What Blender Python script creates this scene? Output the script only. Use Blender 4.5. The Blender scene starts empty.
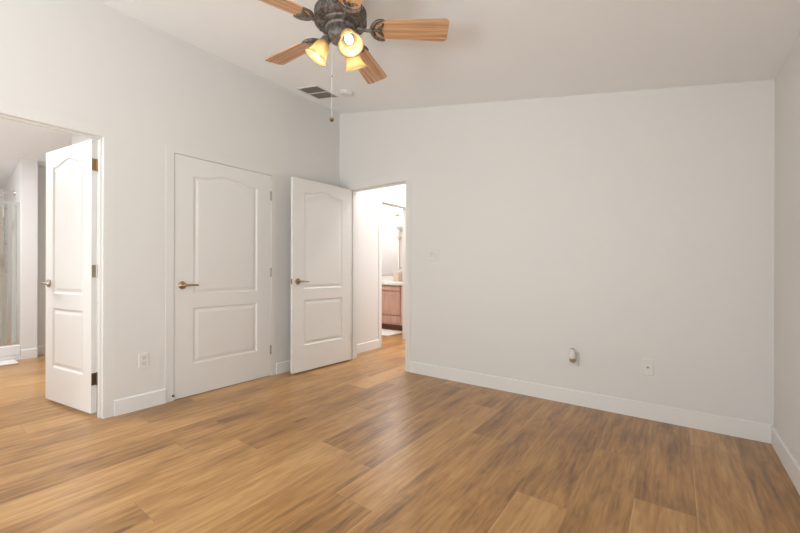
import bpy, bmesh, math, random
from mathutils import Vector, Matrix
random.seed(7)
sc = bpy.context.scene
COL = sc.collection
PI = math.pi

# ------------------------------------------------------------------ camera
H_CAM = 1.0824
cd = bpy.data.cameras.new('camera'); cam = bpy.data.objects.new('camera', cd); COL.objects.link(cam)
cd.sensor_fit = 'HORIZONTAL'; cd.sensor_width = 36.0
cd.lens = 376.46 / 800 * 36.0
cd.shift_y = 3.5 / 800
cd.clip_start = 0.02
cam.location = (0, 0, H_CAM)
cam.rotation_mode = 'XYZ'
cam.matrix_world = (Matrix.Translation((0, 0, H_CAM)) @ Matrix.Rotation(math.radians(36.2), 4, 'Z')
                    @ Matrix.Rotation(PI / 2, 4, 'X') @ Matrix.Rotation(math.radians(0.16), 4, 'Z'))
sc.camera = cam

# ------------------------------------------------------------------ view, world, lights
sc.view_settings.view_transform = 'Standard'
sc.view_settings.look = 'None'
sc.view_settings.gamma = 1.0
sc.view_settings.use_curve_mapping = False
sc.view_settings.exposure = 0.18

w = bpy.data.worlds.new('daylight'); sc.world = w; w.use_nodes = True
wn = w.node_tree; wn.nodes.clear()
bg = wn.nodes.new('ShaderNodeBackground'); wo = wn.nodes.new('ShaderNodeOutputWorld')
bg.inputs[0].default_value = (0.80, 0.89, 1.0, 1); bg.inputs[1].default_value = 1.0
wn.links.new(bg.outputs[0], wo.inputs[0])


def area(name, loc, rot, sx, sy, power, color):
    l = bpy.data.lights.new(name, 'AREA'); l.shape = 'RECTANGLE'; l.size = sx; l.size_y = sy
    l.energy = power; l.color = color
    o = bpy.data.objects.new(name, l); COL.objects.link(o)
    o.location = loc; o.rotation_euler = rot
    return o


def point(name, loc, power, color, r):
    l = bpy.data.lights.new(name, 'POINT'); l.energy = power; l.color = color; l.shadow_soft_size = r
    o = bpy.data.objects.new(name, l); COL.objects.link(o); o.location = loc
    return o


def zlamp(x): return 3.012 - (0.1864 * (x + 3.40) if x > -3.40 else 0.203 * (-3.40 - x)) - 0.11


# up-tilted light through windows added behind the camera to brighten the room
area('added_rear_window_light', (-1.55, -3.22, 0.60), (PI / 2 + math.radians(68), 0, 0), 2.4, 0.9, 146, (0.97, 0.99, 1.0))
area('added_right_window_light', (0.76, -1.45, 0.40), (PI / 2 + math.radians(68), 0, PI / 2 - math.radians(12)), 2.0, 0.8, 88, (0.97, 0.99, 1.0))
# neighbouring rooms: hall and vanity lamps, plus added lamps and an added bath window
area('added_bath_light', (-5.35, -0.15, zlamp(-5.35)), (0, 0, 0), 0.26, 0.26, 56, (0.95, 0.965, 1.0))  # added lamp, out of view, to brighten the left bathroom
area('added_bath_window_light', (-5.2, -1.50, 1.25), (PI / 2 + math.radians(45), 0, 0), 1.4, 1.0, 20, (0.94, 0.965, 1.0))  # light for the added, unseen bathroom window
area('hall_lamp_light', (-2.50, 4.02, zlamp(-2.50)), (0, 0, 0), 0.14, 0.14, 11, (0.98, 0.97, 0.98))
area('added_far_hall_light', (-2.62, 5.75, zlamp(-2.62)), (0, 0, 0), 0.26, 0.26, 46, (0.97, 0.97, 1.0))  # added second lamp that lights the hidden end of the hall
point('vanity_lamp_light', (-4.30, 5.66, 2.14), 9, (1.0, 0.95, 0.92), 0.05)
point('added_second_bath_light', (-4.4, 4.6, 2.35), 34, (1.0, 0.955, 0.93), 0.12)  # added lamp, out of view, to brighten the second bathroom

# ------------------------------------------------------------------ material helpers


def new_mat(name):
    m = bpy.data.materials.new(name); m.use_nodes = True
    nt = m.node_tree
    return m, nt, nt.nodes['Principled BSDF']


def simple(name, col, rough=0.5, metal=0.0, bump=None, spec=None):
    m, nt, b = new_mat(name)
    b.inputs['Base Color'].default_value = (*col, 1); b.inputs['Roughness'].default_value = rough
    b.inputs['Metallic'].default_value = metal
    if spec is not None: b.inputs['Specular IOR Level'].default_value = spec
    tc = nt.nodes.new('ShaderNodeTexCoord'); n = nt.nodes.new('ShaderNodeTexNoise')
    sc_, st, dist = bump if bump else (40, 0.03, 0.001)
    n.inputs['Scale'].default_value = sc_; n.inputs['Detail'].default_value = 3
    bp = nt.nodes.new('ShaderNodeBump'); bp.inputs['Strength'].default_value = st; bp.inputs['Distance'].default_value = dist
    nt.links.new(tc.outputs['Object'], n.inputs['Vector']); nt.links.new(n.outputs[0], bp.inputs['Height'])
    nt.links.new(bp.outputs[0], b.inputs['Normal'])
    return m


def mottled(name, c1, c2, scale, rough, metal, bump=0.2):
    m, nt, b = new_mat(name)
    tc = nt.nodes.new('ShaderNodeTexCoord'); n = nt.nodes.new('ShaderNodeTexNoise')
    n.inputs['Scale'].default_value = scale; n.inputs['Detail'].default_value = 5
    cr = nt.nodes.new('ShaderNodeValToRGB'); cr.color_ramp.elements[0].position = 0.38; cr.color_ramp.elements[1].position = 0.62
    cr.color_ramp.elements[0].color = (*c1, 1); cr.color_ramp.elements[1].color = (*c2, 1)
    nt.links.new(tc.outputs['Object'], n.inputs['Vector']); nt.links.new(n.outputs[0], cr.inputs[0])
    nt.links.new(cr.outputs[0], b.inputs['Base Color'])
    bp = nt.nodes.new('ShaderNodeBump'); bp.inputs['Strength'].default_value = bump; bp.inputs['Distance'].default_value = 0.003
    nt.links.new(n.outputs[0], bp.inputs['Height']); nt.links.new(bp.outputs[0], b.inputs['Normal'])
    b.inputs['Roughness'].default_value = rough; b.inputs['Metallic'].default_value = metal
    return m


def emis(name, col, strength):
    m, nt, b = new_mat(name)
    b.inputs['Base Color'].default_value = (*col, 1)
    b.inputs['Emission Color'].default_value = (*col, 1); b.inputs['Emission Strength'].default_value = strength
    return m


def thin_glass(name, tint=(1, 1, 1), gloss=0.08):
    m = bpy.data.materials.new(name); m.use_nodes = True; nt = m.node_tree; nt.nodes.clear()
    o = nt.nodes.new('ShaderNodeOutputMaterial'); mx = nt.nodes.new('ShaderNodeMixShader')
    t = nt.nodes.new('ShaderNodeBsdfTransparent'); g = nt.nodes.new('ShaderNodeBsdfGlossy')
    t.inputs[0].default_value = (*tint, 1); g.inputs['Roughness'].default_value = 0.02
    mx.inputs[0].default_value = gloss
    nt.links.new(t.outputs[0], mx.inputs[1]); nt.links.new(g.outputs[0], mx.inputs[2]); nt.links.new(mx.outputs[0], o.inputs[0])
    return m


def floor_material():
    m, nt, b = new_mat('oak_plank_floor')
    N = nt.nodes.new; L = nt.links.new

    def math_(op, a, b_=None):
        n = N('ShaderNodeMath'); n.operation = op
        for i, v in enumerate((a, b_)):
            if v is None: continue
            if isinstance(v, (int, float)): n.inputs[i].default_value = v
            else: L(v, n.inputs[i])
        return n.outputs[0]
    geo = N('ShaderNodeNewGeometry'); sep = N('ShaderNodeSeparateXYZ'); L(geo.outputs['Position'], sep.inputs[0])
    X, Y = sep.outputs[0], sep.outputs[1]
    W, LEN = 0.234, 1.52
    u = math_('DIVIDE', math_('ADD', X, 10 - 0.313 + W * 0 + 0.0), W)
    # phase so that joints fall on X = 0.311, 0.077, -0.157 ...
    u = math_('DIVIDE', math_('SUBTRACT', X, 0.311 - 60 * W), W)
    colid = math_('FLOOR', u); fu = math_('FRACT', u)
    wn1 = N('ShaderNodeTexWhiteNoise'); wn1.noise_dimensions = '1D'; L(colid, wn1.inputs['W'])
    v = math_('ADD', math_('DIVIDE', math_('ADD', Y, 30.0), LEN), wn1.outputs['Value'])
    row = math_('FLOOR', v); fv = math_('FRACT', v)
    cmb = N('ShaderNodeCombineXYZ'); L(colid, cmb.inputs[0]); L(row, cmb.inputs[1])
    wn2 = N('ShaderNodeTexWhiteNoise'); wn2.noise_dimensions = '2D'; L(cmb.outputs[0], wn2.inputs['Vector'])
    pid = wn2.outputs['Value']
    # grain coordinates, shifted per plank
    gc = N('ShaderNodeCombineXYZ')
    L(math_('ADD', X, math_('MULTIPLY', pid, 37.0)), gc.inputs[0])
    L(math_('ADD', math_('MULTIPLY', Y, 0.085), math_('MULTIPLY', pid, 91.0)), gc.inputs[1])
    g1 = N('ShaderNodeTexNoise'); g1.inputs['Scale'].default_value = 26; g1.inputs['Detail'].default_value = 6; g1.inputs['Roughness'].default_value = 0.62
    L(gc.outputs[0], g1.inputs['Vector'])
    gc2 = N('ShaderNodeCombineXYZ')
    L(math_('ADD', X, math_('MULTIPLY', pid, 17.0)), gc2.inputs[0])
    L(math_('ADD', math_('MULTIPLY', Y, 0.18), math_('MULTIPLY', pid, 51.0)), gc2.inputs[1])
    g2 = N('ShaderNodeTexNoise'); g2.inputs['Scale'].default_value = 5.5; g2.inputs['Detail'].default_value = 3
    L(gc2.outputs[0], g2.inputs['Vector'])
    # cathedral grain: rings of a warped field
    ring = math_('SINE', math_('MULTIPLY', g2.outputs[0], 95.0))
    ring = math_('MULTIPLY', math_('ADD', ring, 1.0), 0.5)
    fine = N('ShaderNodeTexNoise'); fine.inputs['Scale'].default_value = 62; fine.inputs['Detail'].default_value = 4
    gc3 = N('ShaderNodeCombineXYZ'); L(X, gc3.inputs[0]); L(math_('MULTIPLY', Y, 0.06), gc3.inputs[1]); L(math_('MULTIPLY', pid, 9.0), gc3.inputs[2])
    L(gc3.outputs[0], fine.inputs['Vector'])
    # knots
    kn = N('ShaderNodeTexVoronoi'); kn.inputs['Scale'].default_value = 1.0
    kc = N('ShaderNodeCombineXYZ'); L(math_('ADD', math_('MULTIPLY', X, 4.2), math_('MULTIPLY', g1.outputs[0], 0.12)), kc.inputs[0]); L(math_('MULTIPLY', Y, 1.35), kc.inputs[1])
    L(kc.outputs[0], kn.inputs['Vector'])
    kr = N('ShaderNodeMapRange'); kr.inputs['From Min'].default_value = 0.015; kr.inputs['From Max'].default_value = 0.10
    kr.inputs['To Min'].default_value = 1.0; kr.inputs['To Max'].default_value = 0.0
    L(kn.outputs['Distance'], kr.inputs['Value'])
    ramp = N('ShaderNodeValToRGB'); e = ramp.color_ramp.elements
    e[0].position = 0.29; e[0].color = (0.180, 0.080, 0.020, 1)
    e[1].position = 0.74; e[1].color = (0.60, 0.345, 0.130, 1)
    mid = ramp.color_ramp.elements.new(0.5); mid.color = (0.415, 0.208, 0.060, 1)
    tone = math_('ADD', math_('MULTIPLY', g1.outputs[0], 0.58), math_('MULTIPLY', g2.outputs[0], 0.38))
    tone = math_('ADD', tone, math_('MULTIPLY', pid, 0.20))
    tone = math_('ADD', tone, math_('MULTIPLY', fine.outputs[0], 0.34))
    tone = math_('ADD', tone, math_('MULTIPLY', ring, 0.05))
    pn = N('ShaderNodeTexNoise'); pn.inputs['Scale'].default_value = 7.0; pn.inputs['Detail'].default_value = 3
    gp = N('ShaderNodeCombineXYZ'); L(math_('MULTIPLY', X, 0.9), gp.inputs[0]); L(math_('MULTIPLY', Y, 0.42), gp.inputs[1]); L(math_('MULTIPLY', pid, 23.0), gp.inputs[2])
    L(gp.outputs[0], pn.inputs['Vector'])
    tone = math_('ADD', tone, math_('MULTIPLY', pn.outputs[0], 0.22))
    tone = math_('SUBTRACT', tone, 0.375)
    tone = math_('SUBTRACT', tone, math_('MULTIPLY', kr.outputs[0], 0.36))
    L(tone, ramp.inputs[0])
    # bevel highlight painted as a pale line along one edge of some planks
    ar = N('ShaderNodeMapRange'); ar.inputs['From Min'].default_value = 0.012; ar.inputs['From Max'].default_value = 0.035; ar.inputs['To Min'].default_value = 1.0; ar.inputs['To Max'].default_value = 0.0
    L(fu, ar.inputs['Value'])
    tone = math_('ADD', tone, math_('MULTIPLY', math_('MULTIPLY', ar.outputs[0], math_('GREATER_THAN', pid, 0.45)), 0.16))
    L(tone, ramp.inputs[0])
    # hairline joints
    eu = math_('MINIMUM', fu, math_('SUBTRACT', 1.0, fu)); eu = math_('MULTIPLY', eu, W)
    ev = math_('MINIMUM', fv, math_('SUBTRACT', 1.0, fv)); ev = math_('MULTIPLY', ev, LEN)
    ed = math_('MINIMUM', eu, ev)
    jr = N('ShaderNodeMapRange'); jr.inputs['From Min'].default_value = 0.0002; jr.inputs['From Max'].default_value = 0.0020
    L(ed, jr.inputs['Value'])
    mx = N('ShaderNodeMix'); mx.data_type = 'RGBA'
    L(jr.outputs[0], mx.inputs['Factor']); mx.inputs['A'].default_value = (0.29, 0.145, 0.055, 1); L(ramp.outputs[0], mx.inputs['B'])
    L(mx.outputs['Result'], b.inputs['Base Color'])
    rr = N('ShaderNodeMapRange'); rr.inputs['To Min'].default_value = 0.24; rr.inputs['To Max'].default_value = 0.40
    L(g1.outputs[0], rr.inputs['Value']); L(rr.outputs[0], b.inputs['Roughness'])
    bp = N('ShaderNodeBump'); bp.inputs['Strength'].default_value = 0.18; bp.inputs['Distance'].default_value = 0.0015
    L(math_('ADD', jr.outputs[0], math_('MULTIPLY', fine.outputs[0], 0.5)), bp.inputs['Height']); L(bp.outputs[0], b.inputs['Normal'])
    b.inputs['Specular IOR Level'].default_value = 0.5
    b.inputs['Coat Weight'].default_value = 0.25; b.inputs['Coat Roughness'].default_value = 0.28
    return m


def wood_material(name, c1, c2, axis_scale=(1.5, 30, 30), rough=0.35):
    m, nt, b = new_mat(name); N = nt.nodes.new; L = nt.links.new
    tc = N('ShaderNodeTexCoord'); mp = N('ShaderNodeMapping'); mp.inputs['Scale'].default_value = axis_scale
    n = N('ShaderNodeTexNoise'); n.inputs['Scale'].default_value = 1.6; n.inputs['Detail'].default_value = 5; n.inputs['Roughness'].default_value = 0.6
    cr = N('ShaderNodeValToRGB'); cr.color_ramp.elements[0].position = 0.36; cr.color_ramp.elements[1].position = 0.62
    cr.color_ramp.elements[0].color = (*c1, 1); cr.color_ramp.elements[1].color = (*c2, 1)
    L(tc.outputs['Object'], mp.inputs[0]); L(mp.outputs[0], n.inputs['Vector']); L(n.outputs[0], cr.inputs[0]); L(cr.outputs[0], b.inputs['Base Color'])
    b.inputs['Roughness'].default_value = rough
    return m


def tile_material():
    m, nt, b = new_mat('beige_shower_tile'); N = nt.nodes.new; L = nt.links.new
    tc = N('ShaderNodeTexCoord'); sp = N('ShaderNodeSeparateXYZ'); L(tc.outputs['Object'], sp.inputs[0])
    ad = N('ShaderNodeMath'); ad.operation = 'ADD'; L(sp.outputs[0], ad.inputs[0]); L(sp.outputs[1], ad.inputs[1])
    cb = N('ShaderNodeCombineXYZ'); L(ad.outputs[0], cb.inputs[0]); L(sp.outputs[2], cb.inputs[1])
    br = N('ShaderNodeTexBrick'); br.offset = 0.0; br.inputs['Scale'].default_value = 1.0
    br.inputs['Brick Width'].default_value = 0.33; br.inputs['Row Height'].default_value = 0.33; br.inputs['Mortar Size'].default_value = 0.004
    br.inputs['Color1'].default_value = (0.74, 0.65, 0.57, 1); br.inputs['Color2'].default_value = (0.78, 0.69, 0.61, 1); br.inputs['Mortar'].default_value = (0.64, 0.56, 0.49, 1)
    n = N('ShaderNodeTexNoise'); n.inputs['Scale'].default_value = 7; n.inputs['Detail'].default_value = 6
    L(cb.outputs[0], br.inputs['Vector']); L(cb.outputs[0], n.inputs['Vector'])
    mx = N('ShaderNodeMix'); mx.data_type = 'RGBA'; mx.blend_type = 'OVERLAY'; mx.inputs['Factor'].default_value = 0.22
    L(br.outputs[0], mx.inputs['A']); L(n.outputs[0], mx.inputs['B']); L(mx.outputs['Result'], b.inputs['Base Color'])
    b.inputs['Roughness'].default_value = 0.3
    return m


M = {}
M['wall'] = simple('painted_wall', (0.738, 0.718, 0.692), 0.50, bump=(95, 0.22, 0.002), spec=0.35)
M['ceiling'] = simple('painted_ceiling', (0.90, 0.90, 0.905), 0.92, bump=(60, 0.15, 0.002), spec=0.2)
M['trim'] = simple('white_trim_paint', (0.745, 0.725, 0.697), 0.42, bump=(25, 0.03, 0.001))
M['door'] = simple('white_door_paint', (0.775, 0.755, 0.722), 0.42, bump=(30, 0.04, 0.001))
M['baseboard'] = simple('white_baseboard_paint', (0.80, 0.783, 0.76), 0.4, bump=(25, 0.03, 0.001))
M['floor'] = floor_material()
M['brass'] = simple('antique_brass', (0.40, 0.29, 0.17), 0.28, 1.0)
M['nickel'] = simple('brushed_nickel', (0.42, 0.37, 0.31), 0.3, 1.0)
M['bronze'] = simple('dark_bronze', (0.16, 0.115, 0.07), 0.4, 0.9)
M['pewter'] = mottled('antique_pewter', (0.085, 0.074, 0.066), (0.20, 0.178, 0.160), 60, 0.5, 0.35, 0.3)
M['chrome'] = simple('chrome', (0.78, 0.78, 0.78), 0.2, 1.0)
M['plastic'] = simple('white_plastic', (0.76, 0.74, 0.70), 0.35)
M['rocker'] = simple('switch_plastic', (0.68, 0.66, 0.62), 0.3)
M['dark'] = simple('dark_slot', (0.03, 0.028, 0.025), 0.6)
M['vent_dark'] = simple('vent_slat_metal', (0.40, 0.355, 0.315), 0.6)
M['blade'] = wood_material('honey_oak_blade', (0.42, 0.20, 0.090), (0.80, 0.52, 0.32), (1.0, 26, 26))
M['bladeedge'] = M['blade']
M['glass'] = thin_glass('window_glass', (0.96, 0.98, 0.98), 0.06)
M['showerglass'] = thin_glass('shower_glass', (0.93, 0.95, 0.94), 0.07)
M['tile'] = tile_material()
M['acrylic'] = simple('white_acrylic', (0.78, 0.77, 0.77), 0.2)
M['rug'] = simple('white_cotton_rug', (0.80, 0.75, 0.70), 0.95, bump=(220, 0.8, 0.006))
M['vanity'] = wood_material('pinkish_oak_cabinet', (0.56, 0.33, 0.25), (0.66, 0.42, 0.33), (14, 14, 1.2), 0.45)
M['kick'] = wood_material('dark_toe_kick', (0.16, 0.09, 0.065), (0.20, 0.12, 0.09), (2, 14, 14), 0.6)
M['counter'] = simple('cultured_marble', (0.80, 0.77, 0.73), 0.22)
M['opal'] = emis('lit_opal_glass', (1.0, 0.93, 0.86), 3.0)
M['sage'] = simple('scented_oil', (0.33, 0.27, 0.14), 0.25)
M['rubber'] = simple('white_rubber', (0.72, 0.70, 0.66), 0.6)
mm, nt_, b_ = new_mat('mirror_silver'); b_.inputs['Base Color'].default_value = (0.86, 0.86, 0.88, 1); b_.inputs['Metallic'].default_value = 1; b_.inputs['Roughness'].default_value = 0.02
M['mirror'] = mm
# amber frosted shade: glows by letting its bulb's light through
sm, snt, sb = new_mat('amber_frosted_glass')
snt.nodes.remove(sb)
so = snt.nodes['Material Output']; a1 = snt.nodes.new('ShaderNodeBsdfTranslucent'); a2 = snt.nodes.new('ShaderNodeBsdfPrincipled')
mx1 = snt.nodes.new('ShaderNodeMixShader'); mx2 = snt.nodes.new('ShaderNodeMixShader'); tr = snt.nodes.new('ShaderNodeBsdfTransparent')
a1.inputs[0].default_value = (0.34, 0.275, 0.165, 1); a2.inputs['Base Color'].default_value = (0.50, 0.40, 0.24, 1); a2.inputs['Roughness'].default_value = 0.3
tr.inputs[0].default_value = (1.0, 0.86, 0.62, 1)
snn = snt.nodes.new('ShaderNodeTexNoise'); snn.inputs['Scale'].default_value = 30
mx1.inputs[0].default_value = 0.35
snt.links.new(a1.outputs[0], mx1.inputs[1]); snt.links.new(a2.outputs[0], mx1.inputs[2])
mx2.inputs[0].default_value = 0.25
snt.links.new(mx1.outputs[0], mx2.inputs[1]); snt.links.new(tr.outputs[0], mx2.inputs[2]); snt.links.new(mx2.outputs[0], so.inputs[0])
M['shade'] = sm
M['bulb'] = emis('lit_bulb', (1.0, 0.92, 0.78), 5.0)

# ------------------------------------------------------------------ mesh helpers


def box(bm, x0, x1, y0, y1, z0, z1):
    vs = [bm.verts.new(p) for p in ((x0, y0, z0), (x1, y0, z0), (x1, y1, z0), (x0, y1, z0), (x0, y0, z1), (x1, y0, z1), (x1, y1, z1), (x0, y1, z1))]
    for f in ((0, 3, 2, 1), (4, 5, 6, 7), (0, 1, 5, 4), (1, 2, 6, 5), (2, 3, 7, 6), (3, 0, 4, 7)):
        bm.faces.new([vs[i] for i in f])
    return vs


def bbox(x0, x1, y0, y1, z0, z1, bev=0.0, seg=2):
    bm = bmesh.new(); box(bm, x0, x1, y0, y1, z0, z1)
    if bev: bmesh.ops.bevel(bm, geom=bm.edges[:], offset=bev, segments=seg, affect='EDGES', profile=0.5)
    return bm


def lathe(bm, prof, n=32, mat=None, cap=False):
    rings = []
    for r, z in prof:
        ring = []
        for i in range(n):
            a = 2 * PI * i / n
            p = Vector((r * math.cos(a), r * math.sin(a), z))
            ring.append(bm.verts.new(mat @ p if mat else p))
        rings.append(ring)
    for a, b in zip(rings, rings[1:]):
        for i in range(n):
            bm.faces.new((a[i], a[(i + 1) % n], b[(i + 1) % n], b[i]))
    if cap:
        bm.faces.new(rings[0][::-1]); bm.faces.new(rings[-1])
    return rings


def tube(bm, pts, r, n=10, cap=True):
    pts = [Vector(p) for p in pts]
    rad = r if isinstance(r, (list, tuple)) else [r] * len(pts)
    rings = []; up = None
    for i, p in enumerate(pts):
        t = (pts[min(i + 1, len(pts) - 1)] - pts[max(i - 1, 0)]).normalized()
        if up is None:
            up = Vector((0, 0, 1)) if abs(t.z) < 0.9 else Vector((1, 0, 0))
        s = t.cross(up).normalized(); up = s.cross(t).normalized()
        rings.append([bm.verts.new(p + (s * math.cos(2 * PI * k / n) + up * math.sin(2 * PI * k / n)) * rad[i]) for k in range(n)])
    for a, b in zip(rings, rings[1:]):
        for i in range(n):
            bm.faces.new((a[i], a[(i + 1) % n], b[(i + 1) % n], b[i]))
    if cap:
        bm.faces.new(rings[0][::-1]); bm.faces.new(rings[-1])


def prism(bm, poly, z0, z1):
    a = [bm.verts.new((x, y, z0)) for x, y in poly]; b = [bm.verts.new((x, y, z1)) for x, y in poly]
    bm.faces.new(a[::-1]); bm.faces.new(b)
    n = len(poly)
    for i in range(n): bm.faces.new((a[i], a[(i + 1) % n], b[(i + 1) % n], b[i]))


def obj(name, bm, mat, parent=None, smooth=False, angle=35):
    bmesh.ops.recalc_face_normals(bm, faces=bm.faces[:])
    me = bpy.data.meshes.new(name); bm.to_mesh(me); bm.free()
    me.materials.append(mat)
    if smooth:
        for p in me.polygons: p.use_smooth = True
        try: me.set_sharp_from_angle(angle=math.radians(angle))
        except Exception: pass
    o = bpy.data.objects.new(name, me); COL.objects.link(o)
    if parent: o.parent = parent
    return o


def struct(name, bm, mat, parent=None, smooth=False):
    o = obj(name, bm, mat, parent, smooth)
    if parent is None: o['kind'] = 'structure'
    return o


def label(o, lab, cat=None, group=None):
    o['label'] = lab
    if cat: o['category'] = cat
    if group: o['group'] = group
    return o


def empty(name, loc=(0, 0, 0), rot=(0, 0, 0), kind=None):
    o = bpy.data.objects.new(name, None); COL.objects.link(o); o.location = loc; o.rotation_euler = rot
    o.empty_display_size = 0.1
    if kind: o['kind'] = kind
    return o


# ------------------------------------------------------------------ dimensions
XL, YB, XR, YR = -3.338, 3.294, 0.500, -3.00
T = 0.12
XLb = XL - T; YBb = YB + T
XRIDGE = -3.40; ZR = 3.0 - 0.1864 * (XRIDGE - XL); S1 = 0.1864; S2 = 0.203
DH = 2.045   # opening height


def zc(x): return ZR - (S1 * (x - XRIDGE) if x > XRIDGE else S2 * (XRIDGE - x))


def wall_slab(bm, x0, x1, y0, y1, z0=0.0, z1=None):
    """box whose top follows the sloping ceiling when z1 is None"""
    vs = box(bm, x0, x1, y0, y1, z0, 1.0)
    for v in vs[4:]: v.co.z = z1 if z1 is not None else zc(v.co.x) + 0.03


# ------------------------------------------------------------------ structure
bm = bmesh.new(); box(bm, -7.6, XR + T, YR - T, 6.6, -0.08, 0.0); struct('floor', bm, M['floor'])
XE = XR + T
bm = bmesh.new()
xs = [-7.6, XRIDGE, XE]
for (a, b) in zip(xs, xs[1:]):
    vs = box(bm, a, b, YR - T, 6.6, 0, 1)
    for i, v in enumerate(vs):
        v.co.z = zc(v.co.x) + (0.0 if i < 4 else 0.1)
bmesh.ops.remove_doubles(bm, verts=bm.verts[:], dist=1e-4)
struct('ceiling', bm, M['ceiling'])

BJ = 0.935            # bath opening: right (far) jamb
BJ0 = BJ - 0.80       # near jamb, outside the frame
C0, C1 = 1.403, 2.327  # closet opening
HJ0, HJ1 = 4.118, 4.80  # opening in the hall's left wall
bm = bmesh.new()
wall_slab(bm, XLb, XL, YR - T, BJ0)
wall_slab(bm, XLb, XL, BJ0, BJ, DH)
wall_slab(bm, XLb, XL, BJ, C0)
wall_slab(bm, XLb, XL, C0, C1, DH)
wall_slab(bm, XLb, XL, C1, HJ0)
wall_slab(bm, XLb, XL, HJ0, HJ1, DH)
wall_slab(bm, XLb, XL, HJ1, 6.6)
struct('wall_left', bm, M['wall'])
DL, DR = -3.161, -2.330
bm = bmesh.new()
wall_slab(bm, XL, DL, YB, YBb); wall_slab(bm, DL, DR, YB, YBb, DH); wall_slab(bm, DR, XE, YB, YBb)
struct('wall_back', bm, M['wall'])
RY0, RY1, RZ0, RZ1 = -2.50, -0.40, 0.04, 2.05
bm = bmesh.new(); wall_slab(bm, XR, XE, YR - T, RY0); wall_slab(bm, XR, XE, RY0, RY1, 0, RZ0); wall_slab(bm, XR, XE, RY0, RY1, RZ1); wall_slab(bm, XR, XE, RY1, YB); struct('wall_right', bm, M['wall'])
WX0, WX1, WZ0, WZ1 = -2.85, -0.25, 0.30, 2.15
bm = bmesh.new()
wall_slab(bm, XL, WX0, YR - T, YR); wall_slab(bm, WX0, WX1, YR - T, YR, 0, WZ0); wall_slab(bm, WX0, WX1, YR - T, YR, WZ1); wall_slab(bm, WX1, XR, YR - T, YR)
struct('wall_rear', bm, M['wall'])
# hall
bm = bmesh.new(); wall_slab(bm, -2.16, -2.04, YBb, 6.6); struct('wall_hall_right', bm, M['wall'])
bm = bmesh.new(); wall_slab(bm, XL, -2.16, 6.48, 6.6); struct('wall_hall_end', bm, M['wall'])
# closet
bm = bmesh.new(); wall_slab(bm, -4.16, -4.10, 1.32, 2.6); wall_slab(bm, -4.10, XLb, 1.32, 1.38); wall_slab(bm, -4.10, XLb, 2.54, 2.6)
struct('wall_closet', bm, M['wall'])
# bathroom on the left
bm = bmesh.new(); wall_slab(bm, -5.34, XLb, 1.20, 1.32); wall_slab(bm, -5.34, -5.22, 1.32, 1.9); wall_slab(bm, -6.60, -5.22, 1.9, 2.0)
struct('wall_bathroom_north', bm, M['wall'])
bm = bmesh.new(); wall_slab(bm, -6.60, -6.48, 1.10, 1.9); wall_slab(bm, -7.5, -6.315, 0.955, 1.10); wall_slab(bm, -7.6, -7.45, -0.5, 0.955)
struct('wall_bathroom_west', bm, M['wall'])
bm = bmesh.new(); wall_slab(bm, -7.6, -5.9, -1.42, -1.30); wall_slab(bm, -4.5, XLb, -1.42, -1.30); wall_slab(bm, -5.9, -4.5, -1.42, -1.30, 0, 0.9); wall_slab(bm, -5.9, -4.5, -1.42, -1.30, 2.0); wall_slab(bm, -7.6, -7.45, -1.3, -0.5)
struct('wall_bathroom_south', bm, M['wall'])
bm = bmesh.new(); wall_slab(bm, -7.45, -6.35, -0.35, -0.25)
struct('wall_shower_south', bm, M['wall'])
# second bathroom off the hall
bm = bmesh.new(); wall_slab(bm, -5.3, XLb, 5.92, 6.04); struct('wall_second_bath_north', bm, M['wall'])
bm = bmesh.new(); wall_slab(bm, -5.42, -5.3, 3.5, 6.04); struct('wall_second_bath_west', bm, M['wall'])
bm = bmesh.new(); wall_slab(bm, -5.3, XLb, 3.5, 3.62); struct('wall_second_bath_south', bm, M['wall'])


def baseboard(name, p0, p1, nrm, h=0.116, t=0.014):
    """runs from p0 to p1 along a wall face, thickness towards nrm"""
    bm = bmesh.new(); p0 = Vector((*p0, 0)); p1 = Vector((*p1, 0)); n = Vector((*nrm, 0))
    prof = [(0, 0), (t, 0), (t, h - 0.006), (t - 0.005, h), (0, h)]
    a = [bm.verts.new(p0 + n * q[0] + Vector((0, 0, q[1]))) for q in prof]
    b = [bm.verts.new(p1 + n * q[0] + Vector((0, 0, q[1]))) for q in prof]
    bm.faces.new(a); bm.faces.new(b[::-1])
    for i in range(5): bm.faces.new((a[i], a[(i + 1) % 5], b[(i + 1) % 5], b[i]))
    return struct(name, bm, M['baseboard'])


CW = 0.062
baseboard('baseboard_back', (DR + CW, YB), (XR, YB), (0, -1))
baseboard('baseboard_right', (XR, YB), (XR, -0.40), (-1, 0))
baseboard('baseboard_left', (XL, BJ + CW), (XL, C0 - CW), (1, 0))
baseboard('baseboard_left_corner', (XL, C1 + CW), (XL, YB), (1, 0))
baseboard('baseboard_left_near', (XL, YR), (XL, BJ0 - CW), (1, 0))
baseboard('baseboard_rear', (XL, YR), (XR, YR), (0, 1))
baseboard('baseboard_hall_left', (XL, YBb), (XL, HJ0 - CW), (1, 0))
baseboard('baseboard_hall_far', (XL, HJ1 + CW), (XL, 6.48), (1, 0))
baseboard('baseboard_bathroom_column', (-6.315, 0.955), (-6.315, 1.10), (1, 0))
baseboard('baseboard_bathroom_recess', (-6.48, 1.10), (-6.48, 1.9), (1, 0))
baseboard('baseboard_bathroom_north', (-5.34, 1.20), (XLb, 1.20), (0, -1))


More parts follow.
